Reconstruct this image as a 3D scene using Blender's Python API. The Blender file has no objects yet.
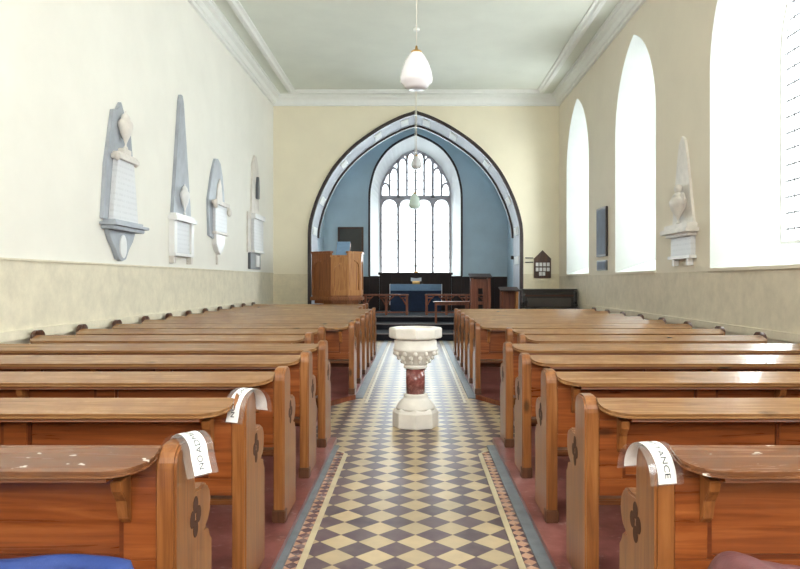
import bpy, bmesh, math, random
from mathutils import Vector, Matrix
random.seed(7)
C = bpy.context.scene.collection
PI = math.pi
H = 1.47                      # eye height
FPX, VX, VY = 700.0, 415.5, 281.0
WL, WR = -3.88, 3.92          # side walls
YB = 19.1                     # chancel arch wall
ZC = 6.52                     # ceiling

# ------------------------------------------------------------------ mesh helpers
class MB:
    def __init__(s): s.v = []; s.f = []; s.sm = []
    def add(s, vs, fs, smooth=False):
        n = len(s.v); s.v += [tuple(v) for v in vs]
        for f in fs: s.f.append(tuple(i + n for i in f)); s.sm.append(smooth)
    def box(s, x0, x1, y0, y1, z0, z1):
        s.add([(x0,y0,z0),(x1,y0,z0),(x1,y1,z0),(x0,y1,z0),(x0,y0,z1),(x1,y0,z1),(x1,y1,z1),(x0,y1,z1)],
              [(0,3,2,1),(4,5,6,7),(0,1,5,4),(1,2,6,5),(2,3,7,6),(3,0,4,7)])
    def prism(s, pts, a, b, plane='yz'):
        """extrude a 2-D outline from a to b along the axis missing from plane"""
        def P(u, v, w):
            return {'yz': (w,u,v), 'xz': (u,w,v), 'xy': (u,v,w)}[plane]
        n = len(pts)
        vs = [P(u,v,a) for u,v in pts] + [P(u,v,b) for u,v in pts]
        s.add(vs, [tuple(range(n))[::-1], tuple(range(n, 2*n))] + [(i,(i+1)%n,n+(i+1)%n,n+i) for i in range(n)])
    def lathe(s, prof, c=(0,0,0), n=32, smooth=True, rot=0, cap=True):
        vs = []
        for r,z in prof:
            for k in range(n):
                a = rot + 2*PI*k/n
                vs.append((c[0]+r*math.cos(a), c[1]+r*math.sin(a), c[2]+z))
        fs = []
        for i in range(len(prof)-1):
            for k in range(n):
                fs.append((i*n+k, i*n+(k+1)%n, (i+1)*n+(k+1)%n, (i+1)*n+k))
        s.add(vs, fs, smooth)
        if cap:
            m = len(s.v) - len(vs)
            s.f.append(tuple(m+k for k in range(n))[::-1]); s.sm.append(False)
            s.f.append(tuple(m+(len(prof)-1)*n+k for k in range(n))); s.sm.append(False)
    def tube(s, pts, r, n=8):
        pts = [Vector(p) for p in pts]; vs = []; fs = []
        for i,p in enumerate(pts):
            d = (pts[min(i+1,len(pts)-1)] - pts[max(i-1,0)]).normalized()
            up = Vector((0,0,1)) if abs(d.z) < .9 else Vector((1,0,0))
            a = d.cross(up).normalized(); b = d.cross(a)
            for k in range(n):
                t = 2*PI*k/n; vs.append(p + a*r*math.cos(t) + b*r*math.sin(t))
        for i in range(len(pts)-1):
            for k in range(n): fs.append((i*n+k, i*n+(k+1)%n, (i+1)*n+(k+1)%n, (i+1)*n+k))
        fs.append(tuple(range(n))); fs.append(tuple((len(pts)-1)*n+k for k in range(n))[::-1])
        s.add(vs, fs, True)
    def ball(s, c, rx, ry, rz, n=14, m=9):
        vs = []; fs = []
        for i in range(m+1):
            t = PI*i/m
            for k in range(n):
                a = 2*PI*k/n
                vs.append((c[0]+rx*math.sin(t)*math.cos(a), c[1]+ry*math.sin(t)*math.sin(a), c[2]+rz*math.cos(t)))
        for i in range(m):
            for k in range(n): fs.append((i*n+k,(i+1)*n+k,(i+1)*n+(k+1)%n,i*n+(k+1)%n))
        s.add(vs, fs, True)
    def mesh(s, name, m, bevel=0, weld=True):
        me = bpy.data.meshes.new(name)
        bm = bmesh.new()
        bv = [bm.verts.new(v) for v in s.v]
        for f, sm in zip(s.f, s.sm):
            try:
                fc = bm.faces.new([bv[i] for i in f]); fc.smooth = sm
            except ValueError: pass
        if weld: bmesh.ops.remove_doubles(bm, verts=bm.verts, dist=1e-5)
        if bevel:
            eds = [e for e in bm.edges if len(e.link_faces) == 2 and e.calc_face_angle(0) > .6]
            bmesh.ops.bevel(bm, geom=eds, offset=bevel, segments=2, affect='EDGES', clamp_overlap=True)
        bmesh.ops.recalc_face_normals(bm, faces=bm.faces)
        bm.to_mesh(me); bm.free()
        me.materials.append(m)
        return me
    def build(s, name, m, parent=None, bevel=0, label=None, weld=True):
        return link(name, s.mesh(name, m, bevel, weld), parent, label)
def link(name, me, parent=None, label=None):
    o = bpy.data.objects.new(name, me); C.objects.link(o)
    if parent is not None: o.parent = parent
    if label: o['label'] = label
    return o
def tag(o, label, cat, group=None, kind=None):
    o['label'] = label; o['category'] = cat
    if group: o['group'] = group
    if kind: o['kind'] = kind
    return o
def thing(name, label, cat, loc=(0,0,0), rz=0, group=None, kind=None):
    o = bpy.data.objects.new(name, None); C.objects.link(o)
    o.empty_display_size = .1
    o.location = loc; o.rotation_euler = (0,0,rz)
    return tag(o, label, cat, group, kind)
def struct(o, label=None):
    o['kind'] = 'structure'
    if label: o['label'] = label
    return o
def dup(root, label, loc=None):
    r = root.copy(); C.objects.link(r); r['label'] = label
    if loc: r.location = loc
    for ch in list(root.children):
        c = ch.copy(); C.objects.link(c); c.parent = r
        for g in list(ch.children):
            d = g.copy(); C.objects.link(d); d.parent = c
    return r

# ------------------------------------------------------------------ materials
def lin(c):
    return tuple(((x/255)/12.92 if x/255 <= .04045 else ((x/255+.055)/1.055)**2.4) for x in c) + (1,)
class NT:
    def __init__(s, name):
        s.m = bpy.data.materials.new(name); s.m.use_nodes = True
        s.t = s.m.node_tree; s.n = s.t.nodes; s.l = s.t.links
        s.b = s.n['Principled BSDF']; s.o = s.n['Material Output']
        s.tc = s.n.new('ShaderNodeTexCoord')
    def lk(s, a, b): s.l.new(a, b)
    def map(s, scale=(1,1,1), rot=(0,0,0), loc=(0,0,0), coord='Object'):
        m = s.n.new('ShaderNodeMapping'); s.lk(s.tc.outputs[coord], m.inputs[0])
        m.inputs['Scale'].default_value = scale; m.inputs['Rotation'].default_value = rot; m.inputs['Location'].default_value = loc
        return m.outputs[0]
    def noise(s, vec, scale=5, detail=4, rough=.55, dist=0):
        n = s.n.new('ShaderNodeTexNoise'); s.lk(vec, n.inputs['Vector'])
        n.inputs['Scale'].default_value = scale; n.inputs['Detail'].default_value = detail
        n.inputs['Roughness'].default_value = rough; n.inputs['Distortion'].default_value = dist
        return n.outputs['Fac']
    def ramp(s, fac, stops):
        r = s.n.new('ShaderNodeValToRGB'); s.lk(fac, r.inputs[0]); e = r.color_ramp.elements
        while len(e) < len(stops): e.new(.5)
        for i,(p,c) in enumerate(stops): e[i].position = p; e[i].color = c
        return r.outputs[0]
    def mix(s, fac, a, b, mode='MIX'):
        n = s.n.new('ShaderNodeMix'); n.data_type = 'RGBA'; n.blend_type = mode
        for sock, v in ((n.inputs[0],fac),(n.inputs[6],a),(n.inputs[7],b)):
            if hasattr(v, 'is_output'): s.lk(v, sock)
            else: sock.default_value = v
        return n.outputs[2]
    def math(s, op, a, b=0):
        n = s.n.new('ShaderNodeMath'); n.operation = op
        for sock, v in ((n.inputs[0],a),(n.inputs[1],b)):
            if hasattr(v, 'is_output'): s.lk(v, sock)
            else: sock.default_value = v
        return n.outputs[0]
    def bump(s, h, strength=.2, dist=.01):
        n = s.n.new('ShaderNodeBump'); s.lk(h, n.inputs['Height']); n.inputs['Strength'].default_value = strength
        n.inputs['Distance'].default_value = dist; s.lk(n.outputs[0], s.b.inputs['Normal'])
    def fin(s, col, rough=.5, metal=0, coat=0, spec=.5):
        if hasattr(col, 'is_output'): s.lk(col, s.b.inputs['Base Color'])
        else: s.b.inputs['Base Color'].default_value = col
        if hasattr(rough, 'is_output'): s.lk(rough, s.b.inputs['Roughness'])
        else: s.b.inputs['Roughness'].default_value = rough
        s.b.inputs['Metallic'].default_value = metal
        s.b.inputs['Coat Weight'].default_value = coat
        s.b.inputs['Specular IOR Level'].default_value = spec
        return s.m
def plain(name, rgb, rough=.6, var=.08, scale=6, metal=0, coat=0, bump=0, spec=.5):
    t = NT(name); c = lin(rgb)
    f = t.noise(t.map(), scale, 5)
    lo = tuple(max(0,x*(1-var)) for x in c[:3])+(1,); hi = tuple(min(1,x*(1+var)) for x in c[:3])+(1,)
    if bump: t.bump(t.noise(t.map(), scale*6, 4), bump)
    return t.fin(t.ramp(f, [(.3,lo),(.7,hi)]), rough, metal, coat, spec)
def wood(name, dark, mid, light, axis='x', rough=.3, coat=.25, worn=None, specks=0, knots=True):
    t = NT(name)
    sc = {'x':(1.2,22,22), 'z':(22,22,1.2), 'y':(22,1.2,22)}[axis]
    info = t.n.new('ShaderNodeObjectInfo')
    off = t.n.new('ShaderNodeVectorMath'); off.operation = 'ADD'
    t.lk(t.tc.outputs['Object'], off.inputs[0])
    mul = t.n.new('ShaderNodeVectorMath'); mul.operation = 'SCALE'; mul.inputs[0].default_value = (17,11,23)
    t.lk(info.outputs['Random'], mul.inputs['Scale']); t.lk(mul.outputs[0], off.inputs[1])
    mp = t.n.new('ShaderNodeMapping'); t.lk(off.outputs[0], mp.inputs[0]); mp.inputs['Scale'].default_value = sc
    g = t.noise(mp.outputs[0], 1.0, 6, .6, 1.2)
    col = t.ramp(g, [(.28,lin(dark)),(.5,lin(mid)),(.75,lin(light))])
    big = t.noise(off.outputs[0], 1.6, 3)
    col = t.mix(t.math('MULTIPLY', big, .55), col, lin(dark), 'MIX')
    if knots:
        mk = t.n.new('ShaderNodeMapping'); t.lk(off.outputs[0], mk.inputs[0])
        mk.inputs['Scale'].default_value = {'x':(1.6,3.4,3.4),'z':(3.4,3.4,1.6),'y':(3.4,1.6,3.4)}[axis]
        v = t.n.new('ShaderNodeTexVoronoi'); t.lk(mk.outputs[0], v.inputs['Vector']); v.inputs['Scale'].default_value = 1.3
        k = t.ramp(v.outputs['Distance'], [(.05,(1,1,1,1)),(.13,(0,0,0,1))])
        col = t.mix(t.math('MULTIPLY', k, .75), col, lin(tuple(int(x*.4) for x in dark)))
    if worn:
        w = t.noise(off.outputs[0], 7, 6, .7)
        col = t.mix(t.ramp(w, [(.42,(0,0,0,1)),(.62,(.75,.75,.75,1))]), col, lin(worn))
    if specks:
        w = t.noise(t.map((1,2.2,1)), 16, 2, .5)
        col = t.mix(t.ramp(w, [(specks,(0,0,0,1)),(specks+.03,(.9,.9,.9,1))]), col, lin((225,215,205)))
    t.bump(g, .12, .004)
    r = t.math('ADD', t.math('MULTIPLY', g, .18), rough-.09)
    return t.fin(col, r, 0, coat)
M = {}
M['pine_x'] = wood('varnished_pine_across', (98,46,18), (142,76,34), (174,104,54), 'x', .3)
M['pine_z'] = wood('varnished_pine_upright', (106,60,26), (150,94,48), (180,124,72), 'z', .34)
M['pine_top'] = wood('worn_pine_shelf_with_sheen', (114,78,46), (160,118,76), (190,150,106), 'x', .22, .4, worn=(140,98,64))  # paler than the fronts: wear plus window sheen on varnish put into the colour
M['pine_top_specks'] = wood('worn_pine_shelf_with_paint_splashes', (88,50,28), (128,80,48), (162,114,74), 'x', .27, .35, worn=(104,70,50), specks=.68)
M['seat'] = wood('pew_seat_pine', (86,44,18), (122,70,32), (146,92,48), 'x', .4, .1)
M['knob'] = wood('dark_worn_finial', (52,26,18), (84,46,32), (120,80,62), 'z', .3, .4, knots=False)
M['oak'] = wood('golden_oak', (142,86,40), (192,132,72), (216,162,98), 'z', .5, .05)
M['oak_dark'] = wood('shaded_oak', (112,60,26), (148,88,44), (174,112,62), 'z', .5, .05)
M['red_oak'] = wood('reddish_oak', (88,38,20), (132,70,42), (160,94,60), 'z', .5, .05)
M['dark_wood'] = wood('dark_panelling', (22,10,8), (42,20,17), (58,31,26), 'z', .6, .0, knots=False)
M['black_wood'] = wood('ebonised_wood', (10,8,8), (22,19,18), (36,32,30), 'x', .28, .5, knots=False)
M['carve'] = plain('recess_shade_and_moulding_brown', (66,34,18), .7)
M['moulding'] = wood('dark_pine_moulding', (70,28,8), (104,48,16), (128,66,26), 'x', .35, .2, knots=False)
M['foot'] = wood('scuffed_dark_foot', (70,42,26), (100,62,40), (126,84,58), 'z', .4, .1, knots=False)
M['panel_grey'] = plain('lit_grey_panel', (64,58,54), .35)  # light falling on the piano front is put into this grey

def wallpaint(name, up, low, split, tint=None):
    t = NT(name)
    sp = t.n.new('ShaderNodeSeparateXYZ'); t.lk(t.tc.outputs['Object'], sp.inputs[0])
    n1 = t.noise(t.map(), 1.3, 5, .6); n2 = t.noise(t.map(), 5, 6, .7)
    u = lin(up); l = lin(low)
    cu = t.ramp(n1, [(.3,tuple(x*.95 for x in u[:3])+(1,)),(.7,u)])
    cl = t.ramp(n2, [(.3,tuple(x*.82 for x in l[:3])+(1,)),(.7,l)])
    st = t.math('GREATER_THAN', sp.outputs['Z'], split)
    t.bump(t.noise(t.map(), 14, 5), .08, .01)
    return t.fin(t.mix(st, cl, cu), .75, spec=.25)
M['wall_l'] = wallpaint('plaster_left', (247,245,237), (240,232,210), 1.69)
M['wall_r'] = wallpaint('plaster_right', (238,229,211), (230,219,198), 1.60)  # shade on the window side put into a duller plaster tone
M['wall_b'] = wallpaint('plaster_arch_wall', (246,238,214), (240,229,200), 1.66)
M['white'] = plain('white_plaster', (246,247,244), .7, .02, 3)
M['blue'] = plain('blue_chancel_paint', (194,211,220), .5, .08, 1.2)
M['ceil'] = plain('ceiling_paint', (232,236,226), .8, .03, 1.5)
M['cornice'] = plain('cornice_paint', (244,246,242), .6, .02)
M['reveal'] = plain('reveal_plaster', (226,231,229), .7, .04, 2)
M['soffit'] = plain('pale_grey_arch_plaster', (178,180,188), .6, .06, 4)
M['trim_dark'] = plain('near_black_arch_moulding', (46,34,34), .45, .1)
M['marble_w'] = plain('white_marble', (236,236,236), .35, .05, 4)
M['marble_g'] = plain('blue_grey_marble', (166,172,182), .4, .12, 5)
M['marble_d'] = plain('dark_grey_slate', (92,96,102), .4, .12, 5)
M['marble_p'] = plain('pale_stained_marble', (226,220,213), .45, .1, 6)
M['stone'] = plain('pale_limestone', (230,226,220), .5, .09, 7, bump=.15)
M['glass_white'] = plain('opal_glass', (244,242,250), .15, .01)
M['brass'] = plain('brass', (190,150,84), .35, .1, 8, 1)
M['cord'] = plain('cream_flex', (232,228,216), .6)
M['lead'] = plain('lead_came', (120,118,122), .5, metal=.3)
M['tracery'] = plain('window_stone_tracery', (192,184,188), .6)
M['paper'] = plain('white_paper', (250,250,250), .6, .01)
M['ink'] = plain('dark_ink', (40,52,60), .6)
M['navy'] = plain('navy_carpet', (20,20,32), .9, .2, 20)
M['frontal'] = plain('dark_blue_cloth', (30,46,72), .85, .15, 12)
M['frontal_top'] = plain('pale_blue_cloth', (120,150,182), .8, .08, 12)
M['linen'] = plain('white_linen', (236,236,236), .8, .03)
M['bluecoat'] = plain('royal_blue_nylon', (40,64,132), .55, .15, 9, bump=.2)
M['maroon'] = plain('maroon_leatherette', (108,62,64), .5, .2, 18, bump=.2)
M['plaque_dark'] = plain('dark_bronze_green', (54,50,42), .4, .15, 5)
M['plaque_blue'] = plain('dark_slate_blue', (84,94,114), .65, .2, 3)
M['board_wood'] = wood('hymn_board_brown', (48,24,12), (78,46,28), (100,64,42), 'z', .45, .1, knots=False)
M['step'] = plain('stone_step', (116,104,98), .55, .15, 8)
M['nosing'] = plain('pale_step_nosing', (110,100,100), .45, .1, 8)
M['kerb'] = plain('blue_grey_kerb', (112,120,128), .4, .2, 9)
M['strip'] = plain('cream_border_tile', (204,190,158), .3, .1, 9)
M['platform_edge'] = M['red_oak']

def redmarble():
    t = NT('red_marble'); f = t.noise(t.map(), 22, 6, .7, .6)
    return t.fin(t.ramp(f, [(.3,lin((92,44,44))),(.55,lin((140,80,76))),(.72,lin((190,140,132)))]), .2, coat=.3)
M['redmarble'] = redmarble()
def inscription():
    t = NT('inscribed_marble')
    sp = t.n.new('ShaderNodeSeparateXYZ'); t.lk(t.tc.outputs['Object'], sp.inputs[0])
    rows = t.math('FRACT', t.math('MULTIPLY', sp.outputs['Z'], 13))
    rows = t.math('LESS_THAN', rows, .38)
    nz = t.noise(t.map((30,30,4)), 1.5, 2)
    m = t.math('MULTIPLY', rows, t.math('GREATER_THAN', nz, .47))
    return t.fin(t.mix(t.math('MULTIPLY', m, .1), lin((220,222,226)), lin((90,92,100))), .4)
M['inscr'] = inscription()
def tiles(name, D, yoff, c1, c2, rough):
    t = NT(name)
    a = D/math.sqrt(2)
    mp = t.n.new('ShaderNodeMapping'); mp.vector_type = 'POINT'
    v0 = t.n.new('ShaderNodeVectorMath'); v0.operation = 'ADD'; v0.inputs[1].default_value = (0,-yoff,0)
    t.lk(t.tc.outputs['Object'], v0.inputs[0]); t.lk(v0.outputs[0], mp.inputs[0])
    mp.inputs['Rotation'].default_value = (0,0,PI/4); mp.inputs['Scale'].default_value = (1/a,1/a,1/a)
    sh = t.n.new('ShaderNodeVectorMath'); sh.operation = 'ADD'; sh.inputs[1].default_value = (100.5,100.5,.5)
    t.lk(mp.outputs[0], sh.inputs[0])
    ck = t.n.new('ShaderNodeTexChecker'); ck.inputs['Scale'].default_value = 1
    t.lk(sh.outputs[0], ck.inputs['Vector'])
    fl = t.n.new('ShaderNodeVectorMath'); fl.operation = 'FLOOR'; t.lk(sh.outputs[0], fl.inputs[0])
    wn = t.n.new('ShaderNodeTexWhiteNoise'); t.lk(fl.outputs[0], wn.inputs['Vector'])
    n = t.noise(t.map(), 9, 5)
    A = t.mix(wn.outputs['Value'], lin(c1[0]), lin(c1[1])); B = t.mix(wn.outputs['Value'], lin(c2[0]), lin(c2[1]))
    col = t.mix(ck.outputs['Fac'], A, B)
    # grout joints
    fr = t.n.new('ShaderNodeVectorMath'); fr.operation = 'FRACTION'; t.lk(sh.outputs[0], fr.inputs[0])
    sx = t.n.new('ShaderNodeSeparateXYZ'); t.lk(fr.outputs[0], sx.inputs[0])
    e = t.math('MINIMUM', t.math('MINIMUM', sx.outputs['X'], t.math('SUBTRACT', 1, sx.outputs['X'])),
               t.math('MINIMUM', sx.outputs['Y'], t.math('SUBTRACT', 1, sx.outputs['Y'])))
    j = t.math('LESS_THAN', e, .012)
    col = t.mix(t.math('MULTIPLY', j, .5), col, lin((80,70,66)))
    col = t.mix(t.ramp(n, [(.35,(0,0,0,1)),(.8,(.35,.35,.35,1))]), col, lin((150,138,126)))
    r = t.math('ADD', t.math('MULTIPLY', n, .14), rough)
    return t.fin(col, r, spec=.15)
M['tile'] = tiles('diamond_floor_tiles', .2156, 3.73, ((208,186,148),(188,170,138)), ((100,80,90),(82,66,76)), .29)
M['tile_small'] = tiles('small_border_tiles', .085, 3.73, ((206,164,138),(190,148,126)), ((110,84,90),(92,72,80)), .2)
def redfloor():
    t = NT('worn_red_pew_floor')
    a = t.noise(t.map(), 3, 6, .65); b = t.noise(t.map((1,1.5,1)), 13, 5, .75)
    col = t.ramp(a, [(.3,lin((92,48,46))),(.55,lin((140,84,80))),(.75,lin((168,118,112)))])
    col = t.mix(t.ramp(b, [(.58,(0,0,0,1)),(.72,(.6,.6,.6,1))]), col, lin((196,176,168)))
    return t.fin(col, .28, spec=.6)
M['redfloor'] = redfloor()
def glass(name, tint=(1,1,1,1), frost=0):
    t = NT(name)
    tr = t.n.new('ShaderNodeBsdfTransparent'); tr.inputs[0].default_value = tint
    gl = t.n.new('ShaderNodeBsdfGlossy'); gl.inputs['Roughness'].default_value = .08
    mx = t.n.new('ShaderNodeMixShader'); mx.inputs[0].default_value = .06
    nz = t.noise(t.map(), 3, 2)
    t.lk(t.ramp(nz, [(.2,(.04,.04,.04,1)),(.8,(.08,.08,.08,1))]), mx.inputs[0])
    t.lk(tr.outputs[0], mx.inputs[1]); t.lk(gl.outputs[0], mx.inputs[2]); t.lk(mx.outputs[0], t.o.inputs[0])
    return t.m
M['glass'] = glass('clear_quarry_glass', (.96,1,.98,1))
def laminate():
    t = NT('clear_laminate')
    tr = t.n.new('ShaderNodeBsdfTransparent'); gl = t.n.new('ShaderNodeBsdfGlossy'); gl.inputs['Roughness'].default_value = .12
    df = t.n.new('ShaderNodeBsdfDiffuse'); df.inputs[0].default_value = (.7,.7,.75,1)
    m1 = t.n.new('ShaderNodeMixShader'); m1.inputs[0].default_value = .5
    t.lk(gl.outputs[0], m1.inputs[1]); t.lk(df.outputs[0], m1.inputs[2])
    m2 = t.n.new('ShaderNodeMixShader')
    t.lk(t.ramp(t.noise(t.map(), 20, 3), [(.3,(.12,.12,.12,1)),(.7,(.28,.28,.28,1))]), m2.inputs[0])
    t.lk(tr.outputs[0], m2.inputs[1]); t.lk(m1.outputs[0], m2.inputs[2]); t.lk(m2.outputs[0], t.o.inputs[0])
    return t.m
M['laminate'] = laminate()

# ------------------------------------------------------------------ walls with pointed openings
def pointed(half, sill, spring, apex, n=12):
    """right half of a lancet outline, sill to apex: (half width, height)"""
    r = ((apex-spring)**2 + half**2) / (2*half)
    a = math.asin(min(1, (apex-spring)/r))
    pts = [(half, sill)]
    for i in range(n+1):
        t = a*i/n
        pts.append((half - r + r*math.cos(t), spring + r*math.sin(t)))
    pts[-1] = (0, apex)
    return pts
def smooth_curve(pts, sub=4):
    out = []
    for i in range(len(pts)-1):
        p0 = pts[max(i-1,0)]; p1 = pts[i]; p2 = pts[i+1]; p3 = pts[min(i+2,len(pts)-1)]
        for k in range(sub):
            t = k/sub
            out.append(tuple(.5*((2*p1[j]) + (-p0[j]+p2[j])*t + (2*p0[j]-5*p1[j]+4*p2[j]-p3[j])*t*t + (-p0[j]+3*p1[j]-3*p2[j]+p3[j])*t**3) for j in (0,1)))
    out.append(pts[-1]); return out
def full(half_pts, uc=0):
    """closed outline going up the right side and down the left"""
    R = [(uc+d, h) for d,h in half_pts]; L = [(uc-d, h) for d,h in half_pts[:-1]][::-1]
    return R + L
def holed(mb, P, u0, u1, v0, v1, holes):
    """flat wall in (u,v); holes = [(uc, half_pts)] sorted by uc"""
    u = u0
    for uc, hp in holes:
        hw = hp[0][0]; sill = hp[0][1]
        mb.add([P(u,v0),P(uc-hw,v0),P(uc-hw,v1),P(u,v1)], [(0,1,2,3)])
        if sill > v0 + 1e-4:
            mb.add([P(uc-hw,v0),P(uc+hw,v0),P(uc+hw,sill),P(uc-hw,sill)], [(0,1,2,3)])
        for s in (-1,1):
            for (d0,h0),(d1,h1) in zip(hp[1:], hp[2:]):
                mb.add([P(uc+s*d0,h0),P(uc+s*d1,h1),P(uc+s*d1,v1),P(uc+s*d0,v1)], [(0,1,2,3)])
        u = uc + hw
    mb.add([P(u,v0),P(u1,v0),P(u1,v1),P(u,v1)], [(0,1,2,3)])
def loft(mb, A, B, closed=True):
    n = len(A)
    mb.add(list(A)+list(B), [(i,(i+1)%n,n+(i+1)%n,n+i) for i in range(n if closed else n-1)])

YW = -3.2                                   # west end behind the camera
# right wall: the lancets in view plus two unseen ones added for light
WC = [-.95, 3.6, 8.16, 12.58, 17.0]
wp = pointed(1.16, 1.64, 4.25, 5.9)
wpin = pointed(.70, 1.92, 4.3, 5.45)
PR = lambda x: (lambda u,v: (x,u,v))
mb = MB(); holed(mb, PR(WR), YW, YB, 0, ZC, [(c, wp) for c in WC])
struct(mb.build('wall_right', M['wall_r']))
for i, c in enumerate(WC[::-1]):
    w = thing('window_%d' % (i+1), ['far','second','nearest visible','side','added unseen rear'][i]+' tall lancet window in the right wall', 'window', (WR, c, 0), 0, None, 'structure')
    r = MB(); A = [(0,u,v) for u,v in full(wp)]; B = [(.74,u,v) for u,v in full(wpin)]
    loft(r, A, B); r.build('window_reveal', M['reveal'], w)
    g = MB(); o2 = full(wpin); g.add([(.76,u,v) for u,v in o2], [tuple(range(len(o2)))]); g.build('window_pane', M['glass'], w)
    f = MB()
    outl = full(wpin); inn = full([(max(0,d-.05), h+(.05 if k==0 else (-.05 if k==len(wpin)-1 else 0))) for k,(d,h) in enumerate(wpin)])
    for a,b in (((.70),(.70)),):
        n = len(outl)
        vs = [(.69,u,v) for u,v in outl]+[(.69,u,v) for u,v in inn]+[(.76,u,v) for u,v in inn]
        f.add(vs, [(k,(k+1)%n,n+(k+1)%n,n+k) for k in range(n)]+[(n+k,n+(k+1)%n,2*n+(k+1)%n,2*n+k) for k in range(n)])
    f.build('window_frame', M['white'], w)
    L = MB()
    def hw_at(h):
        if h <= wpin[1][1]: return wpin[0][0]
        for (d0,h0),(d1,h1) in zip(wpin[1:], wpin[2:]):
            if h0 <= h <= h1: return d0+(d1-d0)*(h-h0)/(h1-h0)
        return 0
    z = 2.12
    while z < 5.35:
        q = hw_at(z)-.05
        if q > .05: L.box(.735,.75,-q,q,z-.010,z+.010)
        z += .2
    for u in [-.6,-.45,-.3,-.15,0,.15,.3,.45,.6]:
        zt = 1.96
        while zt < 5.4 and hw_at(zt)-.05 > abs(u): zt += .04
        L.box(.738,.747,u-.008,u+.008,1.95,zt)
    L.build('lead_lattice', M['lead'], w)
    s = MB(); s.box(-.03,.02,-1.18,1.18,1.60,1.64); s.build('window_sill', M['wall_r'], w)
# left wall, west wall
mb = MB(); mb.add([(WL,YW,0),(WL,YB,0),(WL,YB,ZC),(WL,YW,ZC)], [(0,1,2,3)]); struct(mb.build('wall_left', M['wall_l']))
mb = MB(); mb.add([(WL,YW,0),(WR,YW,0),(WR,YW,ZC),(WL,YW,ZC)], [(0,1,2,3)]); struct(mb.build('wall_west', M['wall_l']))
# chancel arch wall
arch = [(2.85,0)] + smooth_curve([(2.85,2.72),(2.81,3.1),(2.62,3.72),(2.25,4.44),(1.72,5.05),(1.06,5.54),(.44,5.87),(0,6.02)], 4)
PB = lambda y: (lambda u,v: (u,y,v))
mb = MB(); holed(mb, PB(YB), WL, WR, 0, ZC, [(0, arch)]); struct(mb.build('wall_back', M['wall_b']))
YI = 20.4
fo = full(arch)
mb = MB(); loft(mb, [(u,YB,v) for u,v in fo], [(u,YI,v) for u,v in fo], closed=False); struct(mb.build('wall_arch_soffit', M['soffit']))
def offset(hp, d):
    out = []
    for i,(x,h) in enumerate(hp):
        a = hp[max(i-1,0)]; b = hp[min(i+1,len(hp)-1)]
        t = Vector((b[0]-a[0], b[1]-a[1])).normalized()
        n = Vector((t.y, -t.x))
        q = (x+n.x*d, h+n.y*d)
        if i == len(hp)-1: q = (0, h + abs(d)*1.25*(1 if d > 0 else -1))
        out.append(q)
    return out
def ring(mb, hp, d0, d1, y0, y1, base=None):
    a = [p for p in hp if base is None or p[1] >= base]
    A = full(offset(a, d0)); B = full(offset(a, d1))
    n = len(A)
    vs = [(u,y0,v) for u,v in A]+[(u,y0,v) for u,v in B]+[(u,y1,v) for u,v in A]+[(u,y1,v) for u,v in B]
    fs = []
    for i in range(n-1):
        fs += [(i,i+1,n+i+1,n+i),(2*n+i,2*n+i+1,3*n+i+1,3*n+i),(i,i+1,2*n+i+1,2*n+i),(n+i,n+i+1,3*n+i+1,3*n+i)]
    mb.add(vs, fs)
mb = MB(); ring(mb, arch, -.01, .085, YB-.05, YB+.05); struct(mb.build('trim_1', M['trim_dark']))
mb = MB(); ring(mb, arch, -.055, .02, YI-.06, YI+.04, 2.2); mb.box(-2.86,-2.78,YI-.07,YI+.04,2.1,2.2); mb.box(2.78,2.86,YI-.07,YI+.04,2.1,2.2)
struct(mb.build('trim_2', M['trim_dark']))
# pale blocks carved along the soffit
mb = MB()
cand = [2.05, 2.9, 3.75, 4.75, 5.52]
for s in (-1,1):
    for hz in cand + [5.93]:
        best = min(range(len(arch)), key=lambda i: abs(arch[i][1]-hz)) if hz > 2.72 else 0
        x,h = arch[best] if hz > 2.72 else (2.85,hz)
        a = arch[max(best-1,1)]; b = arch[min(best+1,len(arch)-1)]
        t = Vector((b[0]-a[0],0,b[1]-a[1])).normalized() if hz > 2.72 else Vector((0,0,1))
        nrm = Vector((-t.z,0,t.x)); c = Vector((x,0,h)) + nrm*.012
        L = .11
        pts = []
        for yy in (YB+.25, YI-.35):
            for tt in (-L, L):
                for nn in (-.012,.012):
                    p = c + t*tt + nrm*nn; pts.append((s*p.x, yy, p.z))
        mb.add(pts, [(0,1,3,2),(4,5,7,6),(0,1,5,4),(2,3,7,6),(1,3,7,5),(0,2,6,4)])
struct(mb.build('trim_3', M['white']))
# chancel room
YE = 24.0; XC = 3.15; ZCH = 7.05; ZF = .48
# inner half wall (the chancel side of the arch) closes the room
mb = MB(); holed(mb, PB(YI), -XC-.3, XC+.3, 0, ZCH, [(0, arch)]); struct(mb.build('wall_chancel_west', M['blue']))
for s,nm in ((-1,'wall_chancel_left'),(1,'wall_chancel_right')):
    mb = MB(); mb.add([(s*XC,YI,0),(s*XC,YE,0),(s*XC,YE,ZCH),(s*XC,YI,ZCH)], [(0,1,2,3)]); struct(mb.build(nm, M['blue']))
mb = MB(); mb.add([(-XC,YI,ZCH),(XC,YI,ZCH),(XC,YE,ZCH),(-XC,YE,ZCH)], [(0,1,2,3)]); struct(mb.build('ceiling_chancel', M['blue']))
ew = [(1.56,1.64)] + smooth_curve([(1.56,4.3),(1.52,4.75),(1.34,5.38),(.96,5.93),(.5,6.26),(0,6.48)], 4)
mb = MB(); holed(mb, PB(YE), -XC, XC, 0, ZCH, [(0, ew)]); struct(mb.build('wall_east', M['blue']))
mb = MB(); ring(mb, ew, -.01, .06, YE-.03, YE+.02); struct(mb.build('trim_4', M['trim_dark']))
ewi = [(1.23,1.75)] + smooth_curve([(1.23,4.35),(1.2,4.85),(.87,5.46),(.47,5.86),(0,6.08)], 4)
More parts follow.
